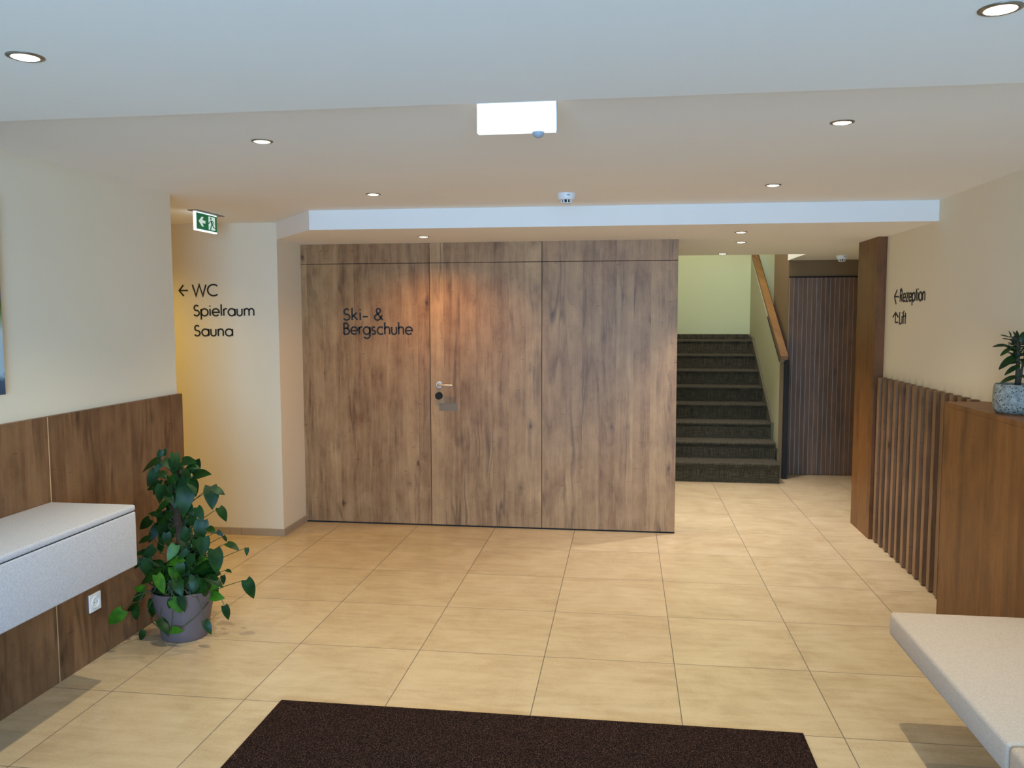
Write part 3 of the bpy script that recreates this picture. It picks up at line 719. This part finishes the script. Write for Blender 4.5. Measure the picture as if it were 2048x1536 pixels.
LEAVES = [(-0.545, -2.364, 0.944, 0.038, 60, 0), (-0.565, -2.376, 0.925, 0.048, 250, 0), (-0.612, -2.395, 0.881, 0.102, 212, 0), (-0.572, -2.381, 0.873, 0.061, 250, 0), (-0.482, -2.374, 0.898, 0.075, 285, 0), (-0.681, -2.261, 0.787, 0.084, 250, 0), (-0.402, -2.398, 0.904, 0.081, 2, 0), (-0.374, -2.396, 0.88, 0.054, -10, 0), (-0.357, -2.363, 0.836, 0.109, 12, 0), (-0.51, -2.382, 0.808, 0.075, 210, 0), (-0.62, -2.351, 0.767, 0.075, 200, 0), (-0.575, -2.366, 0.732, 0.082, 265, 0), (-0.454, -2.356, 0.705, 0.157, 268, 0), (-0.403, -2.363, 0.778, 0.082, 300, 0), (-0.364, -2.26, 0.697, 0.105, 282, 0), (-0.314, -2.274, 0.734, 0.056, -30, 0), (-0.297, -2.277, 0.619, 0.07, 300, 0), (-0.551, -2.398, 0.676, 0.061, 230, 0), (-0.611, -2.363, 0.634, 0.061, 175, 0), (-0.548, -2.369, 0.619, 0.082, 35, 0), (-0.358, -2.388, 0.644, 0.068, 300, 0), (-0.69, -2.325, 0.568, 0.076, 222, 0), (-0.682, -2.267, 0.502, 0.084, 250, 0), (-0.581, -2.355, 0.551, 0.075, 250, 0), (-0.69, -2.343, 0.493, 0.065, 200, 0), (-0.538, -2.38, 0.509, 0.065, 270, 0), (-0.375, -2.361, 0.552, 0.096, 262, 0), (-0.354, -2.378, 0.479, 0.088, 270, 0), (-0.307, -2.377, 0.566, 0.051, -22, 0), (-0.325, -2.259, 0.516, 0.035, -40, 0), (-0.294, -2.269, 0.494, 0.031, -60, 0), (-0.231, -2.313, 0.472, 0.069, -20, 0), (-0.145, -2.348, 0.457, 0.034, -80, 0), (-0.663, -2.353, 0.425, 0.082, 230, 0), (-0.714, -2.333, 0.424, 0.048, 200, 0), (-0.518, -2.381, 0.445, 0.075, 250, 1), (-0.508, -2.375, 0.401, 0.085, 200, 1), (-0.672, -2.306, 0.352, 0.09, 190, 0), (-0.425, -2.376, 0.405, 0.068, 262, 0), (-0.295, -2.367, 0.407, 0.109, 285, 0), (-0.378, -2.368, 0.375, 0.109, 205, 0), (-0.462, -2.399, 0.367, 0.061, 270, 0), (-0.628, -2.405, 0.327, 0.108, 205, 0), (-0.564, -2.388, 0.317, 0.058, 200, 0), (-0.708, -2.366, 0.256, 0.058, 178, 1), (-0.252, -2.324, 0.349, 0.034, -10, 0), (-0.446, -2.45, 0.299, 0.08, 300, 0), (-0.322, -2.25, 0.275, 0.042, 280, 0), (-0.301, -2.363, 0.305, 0.082, 330, 0), (-0.139, -2.332, 0.263, 0.093, 290, 0), (-0.297, -2.362, 0.23, 0.068, -5, 1), (-0.282, -2.301, 0.126, 0.069, 285, 0), (-0.645, -2.351, 0.148, 0.096, 262, 0), (-0.494, -2.45, 0.212, 0.053, 250, 0), (-0.464, -2.45, 0.206, 0.077, 300, 1), (-0.431, -2.45, 0.215, 0.07, 285, 0), (-0.712, -2.375, 0.212, 0.065, 220, 0), (-0.706, -2.434, 0.182, 0.064, 200, 0), (-0.699, -2.583, 0.181, 0.103, 225, 1), (-0.716, -2.386, 0.129, 0.058, 270, 0), (-0.686, -2.392, 0.023, 0.054, 250, 0), (-0.528, -2.45, 0.097, 0.087, 315, 0), (-0.462, -2.45, 0.086, 0.063, 0, 1), (-0.303, -2.45, 0.108, 0.067, 300, 0), (-0.718, -2.367, 0.369, 0.048, 220, 0)]
rng = random.Random(11)
PX, PY = -0.512, -2.292
vp = thing('potted_pothos', 'tall climbing plant with heart-shaped leaves in a mauve grey pot on the floor', 'plant', (PX, PY, 0))
o = obj('pot', lathe(nb(), [(0.105, 0.0), (0.112, 0.006), (0.118, 0.05), (0.128, 0.12), (0.146, 0.20), (0.152, 0.236), (0.154, 0.246), (0.150, 0.249), (0.145, 0.244), (0.136, 0.20), (0.120, 0.19)], (PX, PY, 0), 48, 'z', False), POT, vp, True); smooth_by_angle(o, 50)
obj('soil', lathe(nb(), [(0.137, 0.196), (0.09, 0.205), (0.0, 0.212)], (PX, PY, 0), 32, 'z', False), SOIL, vp, True)
pole = [(-0.503, PY, 0.20), (-0.508, PY, 0.412), (-0.535, PY, 0.586), (-0.548, PY, 0.701), (-0.520, PY, 0.800), (-0.508, PY, 0.850)]
obj('moss_pole', tube(nb(), pole, 0.021, 12), BARK, vp, True)
def pole_at(z):
    for a, b in zip(pole, pole[1:]):
        if a[2] <= z <= b[2]:
            f = (z - a[2]) / (b[2] - a[2]); return Vector(a).lerp(Vector(b), f)
    return Vector(pole[0] if z < pole[0][2] else pole[-1])
fb, sb = nb(), nb()
VIEW = (Vector((1.67, -6.09, 1.6)) - Vector((PX, PY, 0.5))).normalized()
def place(c, L, ang, br, wr=None):
    a = math.radians(ang)
    d = Vector((math.cos(a), rng.uniform(-0.45, 0.15), math.sin(a)))
    n = VIEW * 0.9 + Vector((rng.uniform(-0.5, 0.5), rng.uniform(-0.2, 0.2), rng.uniform(0.1, 0.8)))
    b = leaf(fb, c, d, n, L, wr or rng.uniform(0.62, 0.80), br, rng.uniform(0.1, 0.5), rng.uniform(0.1, 0.4))
    out = (c - pole_at(c.z)).length
    if c.z > 0.33:
        root = pole_at(max(0.24, c.z - 0.03 - 0.35 * out))
    else:
        r = Vector((c.x - PX, c.y - PY, 0)); r = r.normalized() * 0.11 if r.length > 1e-3 else Vector((0.1, 0, 0))
        root = Vector((PX, PY, 0.21)) + r
    midp = (root + b) / 2 + Vector((0, -0.01, 0.05 * out + (0.10 if c.z < 0.24 else 0.0)))
    pts = [root.lerp(midp, t_).lerp(midp.lerp(b, t_), t_) for t_ in [i / 8 for i in range(9)]]
    tube(sb, pts, 0.0026, 6, 0.0016)
for x, y, z, L, a, br in LEAVES: place(Vector((x, y, z)), L * 1.12, a, br)
for i in range(95):
    z = rng.uniform(0.24, 0.88); pa = pole_at(z); th = rng.uniform(0, 2 * math.pi)
    rad = rng.uniform(0.03, 0.11 if z > 0.4 else 0.15)
    c = Vector((pa.x + rad * math.cos(th), pa.y + rad * math.sin(th) * 0.8, z))
    place(c, rng.uniform(0.05, 0.10), rng.choice((250, 270, 290, 215, 325)) + rng.uniform(-20, 20), 0)
for i in range(40):
    th = rng.uniform(0, 2 * math.pi); rad = rng.uniform(0.07, 0.175); z = rng.uniform(0.255, 0.37)
    place(Vector((PX + rad * math.cos(th), PY + rad * math.sin(th), z)), rng.uniform(0.075, 0.115), rng.choice((200, 250, 280, 300, 340)) + rng.uniform(-20, 20), 1 if rng.random() < 0.15 else 0)
# vine hanging across the front of the pot
bm = sb
vine = [(-0.648, -2.36, 0.14), (-0.62, -2.405, 0.105), (-0.565, -2.432, 0.085), (-0.50, -2.438, 0.082), (-0.44, -2.425, 0.10), (-0.392, -2.385, 0.14), (-0.362, -2.33, 0.19)]
tube(bm, vine, 0.0028, 6)
for k_ in range(7):
    a = rng.uniform(0, 6.28); p0 = Vector((PX + 0.1 * math.cos(a), PY - 0.06 - 0.05 * abs(math.sin(a)), 0.25))
    tube(bm, [p0, p0 + Vector((rng.uniform(-0.05, 0.05), -0.03, 0.06)), p0 + Vector((rng.uniform(-0.1, 0.1), -0.05, 0.0))], 0.002, 5)
obj('foliage', fb, [LEAF, LEAF2], vp)
obj('vine_stems', sb, STEM, vp, True)

JX, JY, JZ = 3.352, -2.245, 1.171
jp = thing('potted_jade_plant', 'jade plant in a speckled stone pot standing on the oak cabinet', 'plant', (JX, JY, JZ))
o = obj('pot', lathe(nb(), [(0.066, 0.0), (0.078, 0.006), (0.086, 0.022), (0.0885, 0.05), (0.088, 0.10), (0.085, 0.122), (0.082, 0.128), (0.078, 0.127), (0.075, 0.118), (0.074, 0.10)], (JX, JY, JZ), 48, 'z', False), TERR, jp, True); smooth_by_angle(o, 50)
obj('soil', lathe(nb(), [(0.0755, 0.112), (0.03, 0.118), (0.0, 0.118)], (JX, JY, JZ), 24, 'z', False), SOIL, jp, True)
sb, fb = nb(), nb()
tr = [(3.356, JY, 1.285), (3.355, JY, 1.36), (3.352, JY, 1.43), (3.350, JY, 1.495)]
tube(sb, tr, 0.011, 10, 0.005)
tube(sb, [(3.366, JY + 0.01, 1.285), (3.375, JY + 0.01, 1.36), (3.392, JY + 0.02, 1.43)], 0.007, 8, 0.004)
JADE = [(3.302, 1.508, 0.029, 160), (3.307, 1.494, 0.026, 170), (3.326, 1.515, 0.026, 115), (3.35, 1.512, 0.035, 90), (3.287, 1.466, 0.055, 182), (3.294, 1.439, 0.047, 215), (3.305, 1.398, 0.088, 215), (3.324, 1.392, 0.04, 190), (3.322, 1.362, 0.062, 215), (3.318, 1.32, 0.069, 205), (3.335, 1.483, 0.044, 140), (3.367, 1.505, 0.033, 40), (3.359, 1.479, 0.044, 20), (3.377, 1.437, 0.04, -35), (3.333, 1.457, 0.055, 190), (3.343, 1.437, 0.044, 230)]
JADE += [(min(3.43, 2 * 3.356 - x), z + 0.006, L, 180 - a) for x, z, L, a in JADE[4:10]]
def jleaf(c, L, a, wr=0.38):
    d = Vector((math.cos(math.radians(a)), rng.uniform(-0.3, 0.3), math.sin(math.radians(a))))
    n = Vector((rng.uniform(-0.2, 0.2), -0.55, 1.0))
    b = leaf(fb, c, d, n, L, wr, 0, 0.3, 0.15, False)
    ax = Vector((3.354, JY, min(1.49, max(1.30, b.z - 0.004))))
    tube(sb, [ax, ax.lerp(b, 0.5) + Vector((0, 0, 0.003)), b], 0.0028, 6, 0.002)
for x, z, L, a in JADE:
    jleaf(Vector((x, JY + rng.uniform(-0.02, 0.02), z)), L * 1.15, a)
for i in range(26):
    z = rng.uniform(1.40, 1.515); th = rng.uniform(0, 6.28); r = rng.uniform(0.015, 0.045)
    jleaf(Vector((3.352 + r * math.cos(th), JY + r * math.sin(th), z)), rng.uniform(0.03, 0.05), math.degrees(math.atan2(0.4, math.cos(th))) , 0.55)
obj('foliage', fb, JLEAF, jp)
obj('branch', sb, JSTEM, jp, True)
bpy.context.view_layer.update()
